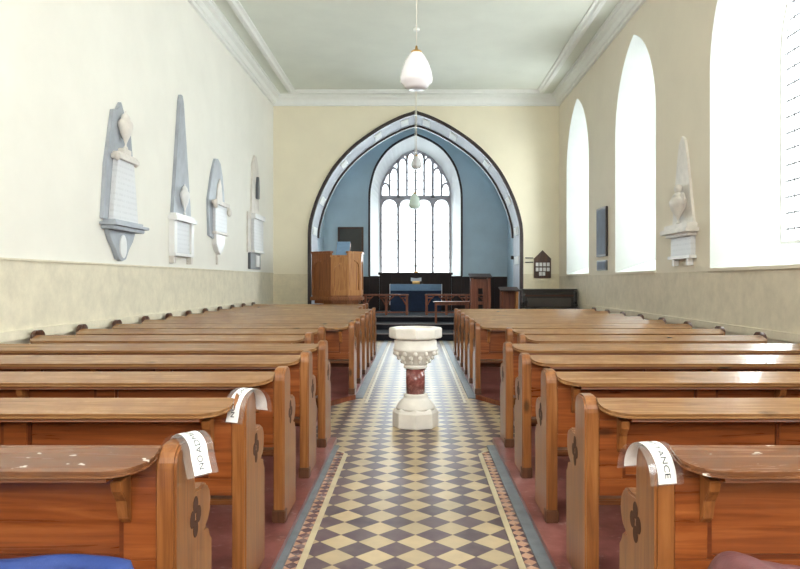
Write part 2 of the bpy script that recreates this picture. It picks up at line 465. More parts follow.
# make both outlines the same length
def resample(hp, n):
    L = [0]
    for a,b in zip(hp, hp[1:]): L.append(L[-1]+math.dist(a,b))
    out = []
    for k in range(n):
        t = L[-1]*k/(n-1)
        for i in range(len(hp)-1):
            if L[i] <= t <= L[i+1]+1e-9:
                w = (t-L[i])/max(1e-9, L[i+1]-L[i]); out.append((hp[i][0]+(hp[i+1][0]-hp[i][0])*w, hp[i][1]+(hp[i+1][1]-hp[i][1])*w)); break
    return out
w = thing('window_6', 'large traceried east window above the altar', 'window', (0,YE,0), 0, None, 'structure')
mb = MB(); loft(mb, [(u,0,v) for u,v in full(resample(ew,30))], [(u,.6,v) for u,v in full(resample(ewi,30))]); mb.build('window_reveal', M['white'], w)
mb = MB(); oo = full(ewi); mb.add([(u,.66,v) for u,v in oo], [tuple(range(len(oo)))]); mb.build('window_pane', M['glass'], w)
def hwE(h, hp=ewi):
    if h <= hp[1][1]: return hp[0][0]
    for (d0,h0),(d1,h1) in zip(hp[1:], hp[2:]):
        if h0 <= h <= h1: return d0+(d1-d0)*(h-h0)/(h1-h0)
    return 0
tr = MB()
def ringE(mb, hp, d0, d1, y0, y1, uc=0, vc=0):
    A = full(offset(hp,d0)); B = full(offset(hp,d1)); n = len(A)
    vs = [(u+uc,y0,v+vc) for u,v in A]+[(u+uc,y0,v+vc) for u,v in B]+[(u+uc,y1,v+vc) for u,v in A]+[(u+uc,y1,v+vc) for u,v in B]
    fs = []
    for i in range(n-1): fs += [(i,i+1,n+i+1,n+i),(i,i+1,2*n+i+1,2*n+i),(n+i,n+i+1,3*n+i+1,3*n+i)]
    mb.add(vs, fs)
ringE(tr, ewi, -.06, .01, .55, .66)
ZT = 4.42
tr.box(-1.22,1.22,.55,.68,ZT-.05,ZT+.05)
for u in (-.605,0,.605): tr.box(u-.045,u+.045,.55,.68,1.7,min(6.0,5.98 if u==0 else 5.7))
for k in range(7):
    u = -.9075+.3025*k
    if k%2 == 0:
        zt = ZT
        while hwE(zt) > abs(u)+.03 and zt < 6: zt += .04
        tr.box(u-.038,u+.038,.57,.67,ZT,zt)
hd = pointed(.28,0,.02,.30,6)
for k in range(4):                       # cusped heads of the four lower lights
    u = -.9075+.605*k
    h4 = [(d,h) for d,h in hd[1:]]
    ringE(tr, h4, -.035, .03, .56, .67, u, ZT-.36)
    for s in (-1,1):                     # solid spandrel either side of the head
        pts = [(u+s*.30, ZT-.05)] + [(u+s*d, ZT-.36+h) for d,h in h4]
        tr.prism(pts, .58, .66, 'xz')
hs = pointed(.13,0,.01,.2,5)
for k in range(8):
    u = -1.058+.3025*k
    zt = ZT
    while hwE(zt) > abs(u)+.13 and zt < 6: zt += .03
    ringE(tr, hs[1:], -.03, .04, .57, .67, u, max(zt-.2, ZT+.1))
tr.build('stone_tracery', M['tracery'], w)
ld = MB()
for z in [2.0+.3*i for i in range(13)]:
    q = hwE(z)-.03
    if q > .1: ld.box(-q,q,.65,.66,z-.012,z+.012)
ld.build('saddle_bar', M['tracery'], w)
mb = MB(); mb.box(-1.6,1.6,-.06,.1,1.58,1.64); mb.build('window_sill', M['dark_wood'], w)

# ceiling and cornices
mb = MB(); mb.add([(WL,YW,ZC),(WR,YW,ZC),(WR,YB,ZC),(WL,YB,ZC)], [(0,1,2,3)]); struct(mb.build('ceiling', M['ceil']))
def sweep(mb, prof, x0, x1, y1, y0):
    """prof = (inset from wall line, z); runs up the left, across the far end and down the right"""
    path = [lambda d: (x0+d, y0), lambda d: (x0+d, y1-d), lambda d: (x1-d, y1-d), lambda d: (x1-d, y0)]
    n = len(prof); vs = []
    for p in path:
        for d,z in prof: vs.append((*p(d), z))
    fs = [(i*n+k, i*n+k+1, (i+1)*n+k+1, (i+1)*n+k) for i in range(3) for k in range(n-1)]
    mb.add(vs, fs)
mb = MB(); sweep(mb, [(0,6.24),(.05,6.25),(.06,6.30),(.09,6.31),(.13,6.39),(.2,6.43),(.21,6.48),(.24,6.49),(.24,ZC)], WL, WR, YB, YW)
struct(mb.build('trim_5', M['cornice']))
mb = MB(); sweep(mb, [(.5,ZC),(.5,6.48),(.53,6.475),(.56,6.44),(.62,6.44),(.65,6.48),(.7,6.49),(.7,ZC)], WL, WR, YB+.05, YW)
struct(mb.build('trim_6', M['cornice']))
# low ledge along the side walls behind the pews
mb = MB(); mb.box(WL,WL+.035,YW,16.9,.9,.99); struct(mb.build('baseboard_left', M['wall_l']))
mb = MB(); mb.box(WR-.035,WR,YW,16.3,.84,.93); struct(mb.build('baseboard_right', M['wall_r']))
mb = MB(); mb.box(WL,WL+.02,YW,YB,1.67,1.70); struct(mb.build('trim_7', M['wall_l']))

# ------------------------------------------------------------------ floors
mb = MB(); mb.add([(WL,YW,0),(WR,YW,0),(WR,17.2,0),(WL,17.2,0)], [(0,1,2,3)]); struct(mb.build('floor', M['tile']))
PZ = .05
def plat(name, pts):
    m = MB(); m.prism(pts, .001, PZ, 'xy'); struct(m.build(name, M['redfloor']))
for s,nm in ((-1,'left'),(1,'right')):
    xw = WL+.01 if s < 0 else WR-.01
    ke = .715 if s<0 else .70
    plat('floor_platform_near_'+nm, [(s*ke,.6),(s*ke,6.36),(s*1.0,6.36),(s*1.0,7.98),(xw,7.98),(xw,.6)])
    xe = 16.75 if s<0 else 14.2
    plat('floor_platform_far_'+nm, [(s*1.09,8.05),(s*.76,8.72),(s*.76,13.35),(s*1.06,13.6),(s*1.06,xe),(xw,xe),(xw,8.05)] if s<0 else
         [(s*1.09,8.05),(s*.76,8.72),(s*.76,xe),(xw,xe),(xw,8.05)])
tn = 8
def flat(name, pts, z, m):
    q = MB(); q.prism(pts, .0004, z, 'xy'); return struct(q.build(name, m))
for s,xi in ((-1,.575),(1,.53)):
    ke = .64
    # timber edge of the raised pew floor at the crossing
    e = MB(); e.prism([(s*1.10,8.03),(s*.745,8.71),(s*.765,8.73),(s*1.10,8.09)], .001, PZ+.004, 'xy'); struct(e.build('trim_%d'%tn, M['red_oak'])); tn += 1
    # cream strip, flaring out at the crossing
    q = MB()
    for pq in ([(xi,.6),(xi,5.93),(xi+.034,5.945),(xi+.034,.6)], [(xi,5.93),(xi+.16,6.08),(xi+.16,6.125),(xi+.034,5.998),(xi+.034,5.945)]):
        q.prism([(s*x,y) for x,y in pq], .0004, .007, 'xy')
    struct(q.build('trim_%d'%tn, M['strip'])); tn += 1
    flat('trim_%d'%tn, [(s*(xi+.036),.6),(s*(xi+.036),5.98),(s*(xi+.10),6.04),(s*(xi+.10),.6)], .006, M['tile_small']); tn += 1
    k = MB(); k.box(min(s*(xi+.10),s*.715),max(s*(xi+.10),s*.715),.6,6.2,.0,.018); struct(k.build('trim_%d'%tn, M['kerb'])); tn += 1
    k = MB(); k.box(min(s*.66,s*.76),max(s*.66,s*.76),8.75,17.1,.0,.012); struct(k.build('trim_%d'%tn, M['kerb'])); tn += 1
    flat('trim_%d'%tn, [(s*.58,8.4),(s*.61,8.4),(s*.61,17.1),(s*.58,17.1)], .007, M['strip']); tn += 1
# steps up into the chancel
mb = MB(); mb.box(WL+.01,WR-.01,17.2,YB,0,.18); mb.box(-2.84,2.84,18.6,YI+.2,.18,.33); mb.box(-2.84,2.84,19.6,YI+.2,.33,ZF); mb.box(-XC,XC,YI,YE,0,ZF)
struct(mb.build('floor_chancel_steps', M['navy']))
mb = MB(); mb.box(-2.84,2.84,17.185,17.25,.155,.185); mb.box(-2.84,2.84,18.585,18.64,.305,.335); mb.box(-2.84,2.84,19.585,19.64,.455,.485)
struct(mb.build('trim_%d'%tn, M['nosing'])); tn += 1

# ------------------------------------------------------------------ pews
def end_profile(h):
    """side outline of a pew end: rounded finial at the back, lower scrolled shoulder, seat-deep foot"""
    p = [(0,0),(0,h-.07)]
    for i in range(1,7):
        a = PI - (PI/2)*i/6; p.append((.07+.07*math.cos(a), h-.07+.07*math.sin(a)))
    for i in range(0,7):
        a = PI/2 - (PI/2)*i/6; p.append((.13+.07*math.cos(a), h-.07+.07*math.sin(a)))
    p += [(.2,h-.16),(.205,h-.20)]
    for i in range(0,8):
        a = PI*.62 - (PI*1.05)*i/7; p.append((.30+.085*math.cos(a), h-.285+.085*math.sin(a)))
    p += [(.355,h-.375),(.375,h-.41),(.40,h-.43),(.40,0)]
    return p
pew_meshes = {}
def pew_parts(s, xa, xw, ha, hw, specks):
    key = (s, xa, xw, ha, hw, specks)
    if key in pew_meshes: return pew_meshes[key]
    T = .065
    X = lambda a,b: (min(s*a,s*b), max(s*a,s*b))
    parts = []           # (name, mesh, [sub parts])
    m = MB(); m.prism(end_profile(ha), s*xa, s*(xa+T)); end = m.mesh('end_panel', M['pine_z'], .008)
    cv = MB()            # quatrefoil of four thin raised discs, recess shade put into their dark colour
    for dy,dz in ((0,.042),(0,-.042),(.034,0),(-.034,0)):
        n = 12; pts = [(.2+dy+.026*math.cos(2*PI*i/n), ha-.29+dz+.03*math.sin(2*PI*i/n)) for i in range(n)]
        cv.prism(pts, s*(xa-.0015), s*(xa+.004))
    cvm = cv.mesh('quatrefoil_carving', M['carve'])
    sh = MB(); x0,x1 = X(xa-.008,xa+T+.006); sh.box(x0,x1,-.012,.06,0,.075); shm = sh.mesh('foot_block', M['foot'], .006)
    parts.append(('end_panel', end, [('quatrefoil_carving',cvm),('foot_block',shm)]))
    m = MB(); m.prism(end_profile(hw), s*(xw-.05), s*xw); parts.append(('end_panel', m.mesh('wall_end_panel', M['knob'], .008), []))
    # framed back
    a, b = xa+T, xw-.05
    fr = MB(); x0,x1 = X(a,b)
    fr.box(x0,x1,.012,.045,.79,.865); fr.box(x0,x1,.012,.045,.44,.52)
    n = max(2, round((b-a)/.98)); st = .11; pw = ((b-a) - st*(n+1))/n
    pn = []
    for i in range(n+1):
        q0,q1 = X(a+i*(pw+st), a+i*(pw+st)+st); fr.box(q0,q1,.0125,.0445,.52,.79)
    parts.append(('back_frame', fr.mesh('back_frame', M['pine_x'], .004), []))
    for i in range(n):
        q0,q1 = X(a+st+i*(pw+st), a+st+i*(pw+st)+pw)
        p = MB(); p.box(q0,q1,.026,.040,.52,.79)
        mo = MB()
        for (u0,u1,v0,v1) in ((q0,q1,.776,.79),(q0,q1,.52,.534),(q0,q0+.014,.534,.776),(q1-.014,q1,.534,.776)): mo.box(u0,u1,.016,.03,v0,v1)
        parts.append(('back_panel', p.mesh('back_panel', M['pine_x']), [('panel_moulding', mo.mesh('panel_moulding', M['moulding']))]))
    # sloping book shelf on the back, its near corner swept into the pew end
    zf = lambda y: .882 - (.042/.14)*(.03-y)
    pl = [(a,.03),(a,-.02)] + [(a+.13*(1-math.cos(t))*1.0, -.02-.09*math.sin(t)) for t in [PI/2*k/6 for k in range(1,7)]] + [(b-.03,-.11),(b,-.09),(b,.03)]
    sf = MB(); k = len(pl)
    vs = [(s*x,y,zf(y)) for x,y in pl]+[(s*x,y,zf(y)-.022) for x,y in pl]
    sf.add(vs, [tuple(range(k)),tuple(range(k,2*k))[::-1]]+[(i,(i+1)%k,k+(i+1)%k,k+i) for i in range(k)])
    cm = MB(); q0,q1 = X(a+.12,b-.02)
    cm.prism([(-.088,.812),(-.092,.798),(-.06,.795),(.0115,.80),(.0115,.845)], q0, q1)
    parts.append(('book_shelf', sf.mesh('book_shelf', M['pine_top_specks' if specks else 'pine_top'], .006), [('shelf_moulding', cm.mesh('shelf_moulding', M['pine_x']))]))
    for xc in (a+.10, (a+b)/2, b-.16):
        br = MB(); q0,q1 = X(xc-.018, xc+.018)
        br.prism([(.0115,.80),(-.07,.795),(-.06,.76),(-.028,.72),(-.012,.66),(.0115,.64)], q0, q1)
        parts.append(('bracket', br.mesh('bracket', M['pine_z'], .003), []))
    se = MB(); q0,q1 = X(a,b); se.box(q0,q1,.046,.44,.385,.415); parts.append(('seat', se.mesh('seat', M['seat'], .006), []))
    ra = MB(); ra.box(q0,q1,.36,.385,.30,.3845); parts.append(('seat_rail', ra.mesh('seat_rail', M['seat']), []))
    pew_meshes[key] = parts
    return parts
ORD = ['nearest','second','third','fourth','fifth','sixth','seventh','eighth','ninth','tenth','eleventh','twelfth','thirteenth','fourteenth','fifteenth','furthest']
def place_pew(s, k, y, xa, xw, ha, hw):
    side = 'left' if s < 0 else 'right'
    last = (s < 0 and k == 15) or (s > 0 and k == 12)
    word = ORD[15] if last else ORD[k]
    if k == 0: lab = 'nearest pine pew on the %s of the aisle, paper strip over its end' % side
    elif k == 1 and s < 0: lab = 'second pine pew left of the aisle, paper strip over its end'
    elif last: lab = 'furthest pine pew on the %s of the aisle, %s' % (side, 'in front of the pulpit' if s < 0 else 'next to the black piano')
    else: lab = 'brown pine pew on the %s of the aisle, %s row from the camera' % (side, word)
    t = thing('pew', lab, 'pew', (0,y,PZ), 0, 'pine pews %s of the aisle' % side)
    for name, me, subs in pew_parts(s, xa, xw, ha, hw, k < 1):
        o = link(name, me, t)
        for n2, m2 in subs: link(n2, m2, o)
    return t
ys = [2.25+.93*k for k in range(16)]
for k,y in enumerate(ys):
    xa = 1.03 if k in (5,6) else (1.1 if k >= 13 else .77)
    place_pew(-1, k, y, xa, 3.80, .885 if k == 0 else .905, .93)
for k,y in enumerate(ys[:13]):
    xa = 1.03 if k in (5,6) else (.75 if k > 6 else .77)
    place_pew(1, k, y, xa, 3.47, .866 if k == 0 else .89, .91)

# ------------------------------------------------------------------ paper strips over pew ends
def paper_strip(label, cx, cy, ctop, ang, la, lb, hw, textdir, flare=.25, txtshift=0):
    """strip bent over a pew finial. ang = plan direction of side b; la, lb = hanging length each side; hw = half width of the saddle"""
    u = Vector((math.cos(ang), math.sin(ang), 0)); wv = Vector((-u.y, u.x, 0))
    arc = PI/2*hw
    def pos(s, q, off=0):
        """s: length along the strip from the crown (+ = side b), q: across"""
        sg = 1 if s >= 0 else -1; a = abs(s)
        if a < arc: t = a/hw; d = hw*math.sin(t); z = -hw*(1-math.cos(t)); nd, nz = math.sin(t), math.cos(t)
        else:
            e = a-arc; d = hw + e*flare; z = -hw - e*math.sqrt(max(0,1-flare*flare)); nd, nz = math.sqrt(1-flare*flare), flare
        return Vector((cx,cy,ctop)) + u*(sg*(d+off*nd)) + wv*q + Vector((0,0,z+off*nz))
    t = thing('paper_sign', label, 'sign', (0,0,0), 0, 'paper strips draped over pew ends')
    def sheet(name, m, q0, q1, s0, s1, off, n=24):
        mb = MB(); vs = []
        for i in range(n+1):
            s = s0+(s1-s0)*i/n
            vs += [pos(s,q0,off), pos(s,q1,off)]
        mb.add(vs, [(2*i,2*i+1,2*i+3,2*i+2) for i in range(n)], True)
        return mb.build(name, m, t)
    S0, S1 = -(arc+la), arc+lb
    sheet('laminate', M['laminate'], -.06, .06, S0, S1, .004)
    sheet('paper_strip', M['paper'], -.033, .033, S0+.004, S1-.004, .006)
    cu = bpy.data.curves.new('lettering', 'FONT'); cu.body = 'NO ADMITTANCE'; cu.size = .036; cu.align_x = 'CENTER'; cu.align_y = 'CENTER'
    to = bpy.data.objects.new('tmp', cu); C.objects.link(to)
    bpy.context.view_layer.update()
    me = bpy.data.meshes.new_from_object(to.evaluated_get(bpy.context.evaluated_depsgraph_get()))
    bpy.data.objects.remove(to); bpy.data.curves.remove(cu)
    bm = bmesh.new(); bm.from_mesh(me)
    bmesh.ops.subdivide_edges(bm, edges=bm.edges, cuts=1)
    xs = [v.co.x for v in bm.verts]; L = max(xs)-min(xs); k = (S1-S0)*.86/L
    for v in bm.verts:
        v.co = pos((S0+S1)/2 + textdir*v.co.x*k + txtshift, textdir*v.co.y*.8, .0075)
    bm.to_mesh(me); bm.free(); me.materials.clear(); me.materials.append(M['ink'])
    link('lettering', me, t)
paper_strip('white paper strip over the nearest left pew end', -.77, 2.365, .952, math.radians(-38), .03, .07, .06, -1, .35)
paper_strip('white paper strip over the second left pew end', -.785, 3.275, .962, math.radians(66), .04, .02, .10, 1, .33)
paper_strip('white paper strip over the nearest right pew end', .780, 2.335, .926, math.radians(104), .012, .006, .097, -1, .14)

# ------------------------------------------------------------------ things at the very front edge
b = thing('bench', 'low plain wooden bench behind the nearest left pew', 'bench', (-1.9,1.78,0)); b['group'] = 'benches at the rear'
m = MB(); m.box(-1.05,1.05,-.2,.2,.555,.595); m.build('seat', M['seat'], b, .005)
for x in (-.9,.9):
    m = MB(); m.box(x-.03,x+.03,-.17,.17,PZ,.555); m.build('leg', M['seat'], b, .005)
dup(b, 'low plain wooden bench behind the nearest right pew', (1.95,1.78,0))
def heap(name, m, c, sx, sy, h, amp, seed, n=40, pw_=.1, skew=0):
    rnd = random.Random(seed); ph = [rnd.uniform(0,6) for _ in range(8)]
    mb = MB(); vs = []
    for j in range(n+1):
        for i in range(n+1):
            u = -1+2*i/n; v = -1+2*j/n
            e = max(0,(1-abs(u)**5)*(1-abs(v)**5))
            z = h*e**pw_*(1-skew*u) + e*amp*(math.sin(5*u+ph[0]+2*v)+.7*math.sin(9*v+ph[1]-3*u)+.5*math.sin(13*u+4*v+ph[2]))
            vs.append((c[0]+sx*u*(1+.04*math.sin(6*v+ph[3])), c[1]+sy*v*(1+.05*math.sin(5*u+ph[4])), c[2]+max(.002,z)))
    mb.add(vs, [(j*(n+1)+i, j*(n+1)+i+1, (j+1)*(n+1)+i+1, (j+1)*(n+1)+i) for j in range(n) for i in range(n)], True)
    vs2 = [(x,y,c[2]) for x,y,z in vs]
    return mb.build(name, m)
tag(heap('folded_coat', M['bluecoat'], (-1.45,1.79,.597), .67, .19, .112, .011, 3), 'blue coat lying at the bottom left corner behind the nearest pew', 'coat')
tag(heap('kneeling_cushion', M['maroon'], (.95,1.79,.597), .165, .17, .125, .003, 5, pw_=.5, skew=.35), 'dark maroon cushion at the bottom right behind the nearest pew', 'cushion')

# ------------------------------------------------------------------ font
f = thing('baptismal_font', 'white stone font on a red marble shaft standing in the aisle', 'font', (0,7.1,0))
R8 = PI/2
def octa(mb, prof): mb.lathe(prof, n=8, smooth=False, rot=R8)
m = MB(); octa(m, [(.20,.88),(.262,.895),(.27,.91),(.27,.985),(.262,1.0),(.19,1.003),(.18,.93),(.02,.92)]); m.build('basin', M['stone'], f, .004)
m = MB(); m.lathe([(.19,.88),(.215,.87),(.215,.80),(.225,.795),(.225,.77),(.205,.76),(.2,.745),(.15,.68),(.115,.64),(.115,.625)], n=32); m.build('bowl', M['stone'], f)
m = MB()
for row,(r,z,sz,n) in enumerate(((.21,.745,.05,12),(.175,.70,.05,12),(.14,.655,.04,10))):
    for k in range(n):
        a = 2*PI*(k+.5*(row%2))/n
        m.ball((r*math.cos(a), r*math.sin(a), z), sz*.42, sz*.42, sz*.52, 8, 6)
m.build('leaf_carving', M['stone'], f)
m = MB(); m.lathe([(.10,.585),(.118,.59),(.122,.605),(.115,.625),(.10,.63)], n=32); m.build('collar', M['stone'], f)
m = MB(); m.lathe([(.096,.33),(.096,.59)], n=32); m.build('shaft', M['redmarble'], f)
m = MB(); m.lathe([(.12,.20),(.2,.18),(.195,.2),(.165,.25),(.13,.285),(.115,.30),(.125,.315),(.118,.33),(.09,.335)], n=32); m.build('moulded_base', M['stone'], f)
m = MB(); octa(m, [(.225,0),(.235,.01),(.235,.15),(.215,.18),(.19,.20),(.1,.20)]); m.build('plinth', M['stone'], f, .004)

# ------------------------------------------------------------------ pendant lamps
def lamp(label, x, y, zb, dia, hgt, xt, tint):
    t = thing('pendant_lamp', label, 'lamp', (x,y,zb), 0, 'opal pendant lamps on the nave centre line')
    r = dia/2
    m = MB(); m.lathe([(r*.0+.004,.0+hgt*.02),(r*.55,hgt*.0),(r*.72,hgt*.04),(r*.78,hgt*.10),(r*.96,hgt*.16),(r,hgt*.26),(r*.93,hgt*.45),(r*.74,hgt*.68),(r*.5,hgt*.86),(r*.3,hgt*.95),(r*.28,hgt*.97)], n=32)
    m.build('lamp_shade', tint, t)
    m = MB(); m.lathe([(r*.33,hgt*.94),(r*.34,hgt*.97),(r*.25,hgt),(r*.1,hgt*1.03),(r*.06,hgt*1.12),(.004,hgt*1.13)], n=20); m.build('cap', M['brass'], t)
    m = MB(); m.tube([(0,0,hgt*1.1),(xt*.3,0,hgt*1.1+(ZC-zb-hgt)*.3),(xt,0,ZC-zb)], .006 if y < 10 else .009, 6); m.build('cord', M['cord'], t)
    m = MB(); m.lathe([(.06,ZC-zb-.05),(.07,ZC-zb-.03),(.07,ZC-zb)], c=(xt,0,0), n=16); m.build('ceiling_rose', M['cornice'], t)
lamp('nearest and largest white opal pendant lamp below the ceiling', .01, 7.65, H+(VY-89)*7.65/FPX, .355, .42, .01, M['glass_white'])
M['glass_grey'] = plain('greyish_opal_glass', (206,208,212), .2, .03)
M['glass_green'] = plain('greenish_opal_glass', (206,222,214), .2, .02)
lamp('small grey bell pendant lamp at the top of the east window', .02, 14.0, H+(VY-169)*14.0/FPX, .225, .27, .0, M['glass_grey'])
lamp('pale green pendant lamp hanging lowest, before the east window transom', -.02, 17.5, H+(VY-209)*17.5/FPX, .30, .40, .02, M['glass_green'])

# ------------------------------------------------------------------ wall monuments (built facing +x against the wall, local: u along wall, v height)
def wallthing(name, label, cat, side, yc, group=None, k=1, ky=1):
    x = WL if side < 0 else WR
    t = thing(name, label, cat, (x, yc, H*(1-k)), 0, group); t.scale = (.8 if group else 1, k*ky, k)
    return t
class WB(MB):
    """slabs on a side wall; d = distance out from the wall"""
    def __init__(s, side): super().__init__(); s.side = side
    def slab(s, pts, d0, d1):
        a, b = (-s.side*d0, -s.side*d1); s.prism(pts, a, b)
    def rect(s, u0, u1, v0, v1, d0, d1): s.slab([(u0,v0),(u1,v0),(u1,v1),(u0,v1)], d0, d1)
    def urn(s, v0, h, r, d, depth=.55):
        prof = [(.28,0),(.3,.05),(.14,.09),(.12,.14),(.3,.24),(.72,.42),(.95,.58),(1,.68),(.82,.74),(.55,.80),(.62,.83),(.5,.88),(.28,.93),(.12,.96),(.1,1.0)]
        n = 16; vs = []
        for pr,pz in prof:
            for k in range(n):
                a = 2*PI*k/n
                vs.append((-s.side*(d + depth*r*pr*math.cos(a)), r*pr*math.sin(a), v0+h*pz))
        fs = [(i*n+k,i*n+(k+1)%n,(i+1)*n+(k+1)%n,(i+1)*n+k) for i in range(len(prof)-1) for k in range(n)]
        fs += [tuple(range(n)), tuple((len(prof)-1)*n+k for k in range(n))]
        s.add(vs, fs, True)
def hz(y, Y): return H + (VY-y)*Y/FPX
G = 'marble memorials on the walls'
# 1: truncated grey slab, white urn and tablet, bracket with oval
t = wallthing('wall_monument', 'nearest memorial on the left wall, white urn and tablet over a pointed bracket', 'monument', -1, 9.12, G, .952, .84)
w = WB(-1); w.slab([(-.66,2.28),(.6,2.28),(.52,3.0),(.34,3.72),(.13,3.78),(0,3.92),(-.13,3.8),(-.30,3.76),(-.56,3.0)],0,.06); w.build('back_slab', M['marble_g'], t, .006)
w = WB(-1); w.slab([(-.5,2.26),(.5,2.26),(.32,3.10),(-.32,3.10)],.06,.14); w.build('inscribed_tablet', M['inscr'], t, .006)
w = WB(-1); w.rect(-.40,.40,3.10,3.16,.06,.2); w.rect(-.34,.34,3.16,3.2,.06,.17); w.ball((.15,-.36,3.13),.05,.06,.06); w.ball((.15,.36,3.13),.05,.06,.06); w.rect(-.14,.14,3.2,3.27,.06,.17); w.build('cornice', M['marble_p'], t, .006)
w = WB(-1); w.urn(3.27,.52,.19,.13); w.build('urn', M['marble_p'], t)
w = WB(-1); w.rect(-.68,.68,2.20,2.24,0,.26); w.rect(-.62,.62,2.15,2.2,0,.2); w.rect(-.56,.56,2.24,2.28,0,.2); w.build('shelf', M['marble_g'], t, .008)
w = WB(-1); w.slab([(-.52,2.15),(.52,2.15),(.42,2.02),(.26,1.9),(.14,1.77),(.0,1.74),(-.14,1.77),(-.26,1.9),(-.42,2.02)],0,.08); ap = w.build('bracket_apron', M['marble_g'], t, .006)
w = WB(-1); w.slab([(.13*math.cos(a),1.94+.16*math.sin(a)) for a in [2*PI*k/20 for k in range(20)]],.08,.10); w.build('oval_medallion', M['marble_w'], ap)
# 2: tall obelisk
t = wallthing('wall_monument', 'tallest memorial on the left wall, slender grey obelisk over a white tablet', 'monument', -1, 11.48, G, .973, .86)
w = WB(-1); w.slab([(-.52,2.5),(.56,2.5),(.10,4.48),(.03,4.60),(-.05,4.60),(-.11,4.48)],0,.07); w.build('obelisk', M['marble_g'], t, .006)
w = WB(-1); w.urn(2.58,.52,.17,.12); w.build('urn', M['marble_w'], t)
w = WB(-1); w.rect(-.62,.62,2.46,2.53,0,.18); w.rect(-.55,.55,2.53,2.58,0,.14); w.build('cornice', M['marble_w'], t, .006)
w = WB(-1); w.rect(-.56,.56,1.88,1.93,0,.13); w.build('base_moulding', M['marble_w'], t, .006)
w = WB(-1); w.rect(-.42,.42,1.93,2.46,0,.08); w.build('inscribed_tablet', M['inscr'], t, .006)
for q in (-.5,.5):
    w = WB(-1); w.rect(q-.08,q+.08,1.93,2.46,0,.12); w.build('pilaster', M['marble_w'], t, .008)
    w = WB(-1); w.slab([(q-.07,1.88),(q+.07,1.88),(q+.05,1.80),(q+.06,1.76),(q-.06,1.76),(q-.05,1.80)],0,.1); w.build('foot', M['marble_p'], t, .006)
# 3: rounded slab, white shield
t = wallthing('wall_monument', 'third memorial on the left wall, rounded grey slab with white shield below', 'monument', -1, 13.6, G, .965, .95)
w = WB(-1); w.slab([(-.62,2.35),(.35,2.2),(.42,2.6),(.50,3.1),(.36,3.6),(.18,3.86),(0,3.93),(-.2,3.9),(-.42,3.6),(-.68,3.05)],0,.06); w.build('back_slab', M['marble_g'], t, .006)
w = WB(-1); w.slab([(-.2,3.06),(.28,3.06),(.2,3.4),(.08,3.55),(-.08,3.4)],.06,.085); w.build('draped_relief', M['marble_p'], t, .01)
w = WB(-1); w.rect(-.42,.46,2.45,2.98,.06,.13); w.build('inscribed_tablet', M['inscr'], t, .008)
w = WB(-1); w.rect(-.48,.52,2.98,3.06,.06,.19); w.ball((.16,-.5,2.98),.06,.09,.09); w.ball((.16,.56,2.9),.06,.09,.09); w.rect(-.44,.48,2.4,2.45,.06,.16); w.build('cornice', M['marble_p'], t, .008)
w = WB(-1); w.slab([(-.32,2.4),(.34,2.4),(.3,2.2),(.16,2.06),(0,2.0),(-.16,2.06),(-.3,2.2)],.0,.12); w.build('shield', M['marble_w'], t, .008)
w = WB(-1); w.slab([(-.03,2.0),(.03,2.0),(.015,1.8),(-.015,1.8)],.0,.05); w.build('pendant_drop', M['marble_p'], t, .003)
# 4: narrow, with a dark base
t = wallthing('wall_monument', 'furthest memorial on the left wall, narrow white tablet with dark grey base', 'monument', -1, 16.8, G, .971)
w = WB(-1); w.rect(-.75,.3,2.15,3.12,0,.05); w.slab([(-.42,3.1),(.36,3.1),(.30,4.3),(.1,4.56),(-.1,4.56),(-.32,4.3)],0,.06); w.build('back_slab', M['marble_p'], t, .006)
w = WB(-1); w.slab([(-.02,3.5),(.14,3.5),(.16,3.8),(.1,4.05),(.04,4.05),(-.04,3.8)],.06,.14); w.build('dark_figure_relief', M['marble_d'], t, .012)
w = WB(-1); w.rect(-.45,.55,2.22,2.98,.05,.14); w.build('inscribed_tablet', M['inscr'], t, .008)
w = WB(-1); w.rect(-.5,.62,2.98,3.1,.05,.19); w.rect(-.5,.6,2.16,2.22,.05,.17); w.build('cornice', M['marble_w'], t, .008)
w = WB(-1); w.rect(-.62,.46,1.76,2.16,0,.08); bs = w.build('base_panel', M['marble_d'], t, .006)
w = WB(-1); w.rect(-.08,.28,1.82,2.1,.08,.1); w.build('white_inset', M['marble_w'], bs)
# 5: right wall
t = wallthing('wall_monument', 'pale obelisk memorial with urn on the right wall between two windows', 'monument', 1, 10.2, G, .967)
w = WB(1); w.slab([(-.46,2.2),(.42,2.2),(.20,3.3),(.12,3.55),(0,3.65),(-.1,3.6),(-.2,3.3)],0,.05); w.build('obelisk', M['marble_p'], t, .006)
w = WB(1); w.urn(2.32,.52,.24,.12); w.ball((-.12,-.2,2.68),.03,.07,.1); w.ball((-.12,.2,2.68),.03,.07,.1); w.ball((-.12,0,2.86),.06,.1,.07); w.build('urn', M['marble_p'], t)
w = WB(1); w.rect(-.56,.5,2.18,2.25,0,.24); w.rect(-.5,.44,2.25,2.32,0,.19); w.rect(-.48,.42,2.13,2.18,0,.17); w.build('cornice', M['marble_p'], t, .008)
w = WB(1); w.rect(-.42,.36,1.85,2.13,0,.09); w.build('inscribed_tablet', M['inscr'], t, .006)
w = WB(1); w.rect(-.46,.42,1.80,1.85,0,.13); w.rect(-.34,-.26,1.7,1.8,0,.1); w.rect(.22,.3,1.7,1.8,0,.1); w.build('base_moulding', M['marble_w'], t, .006)
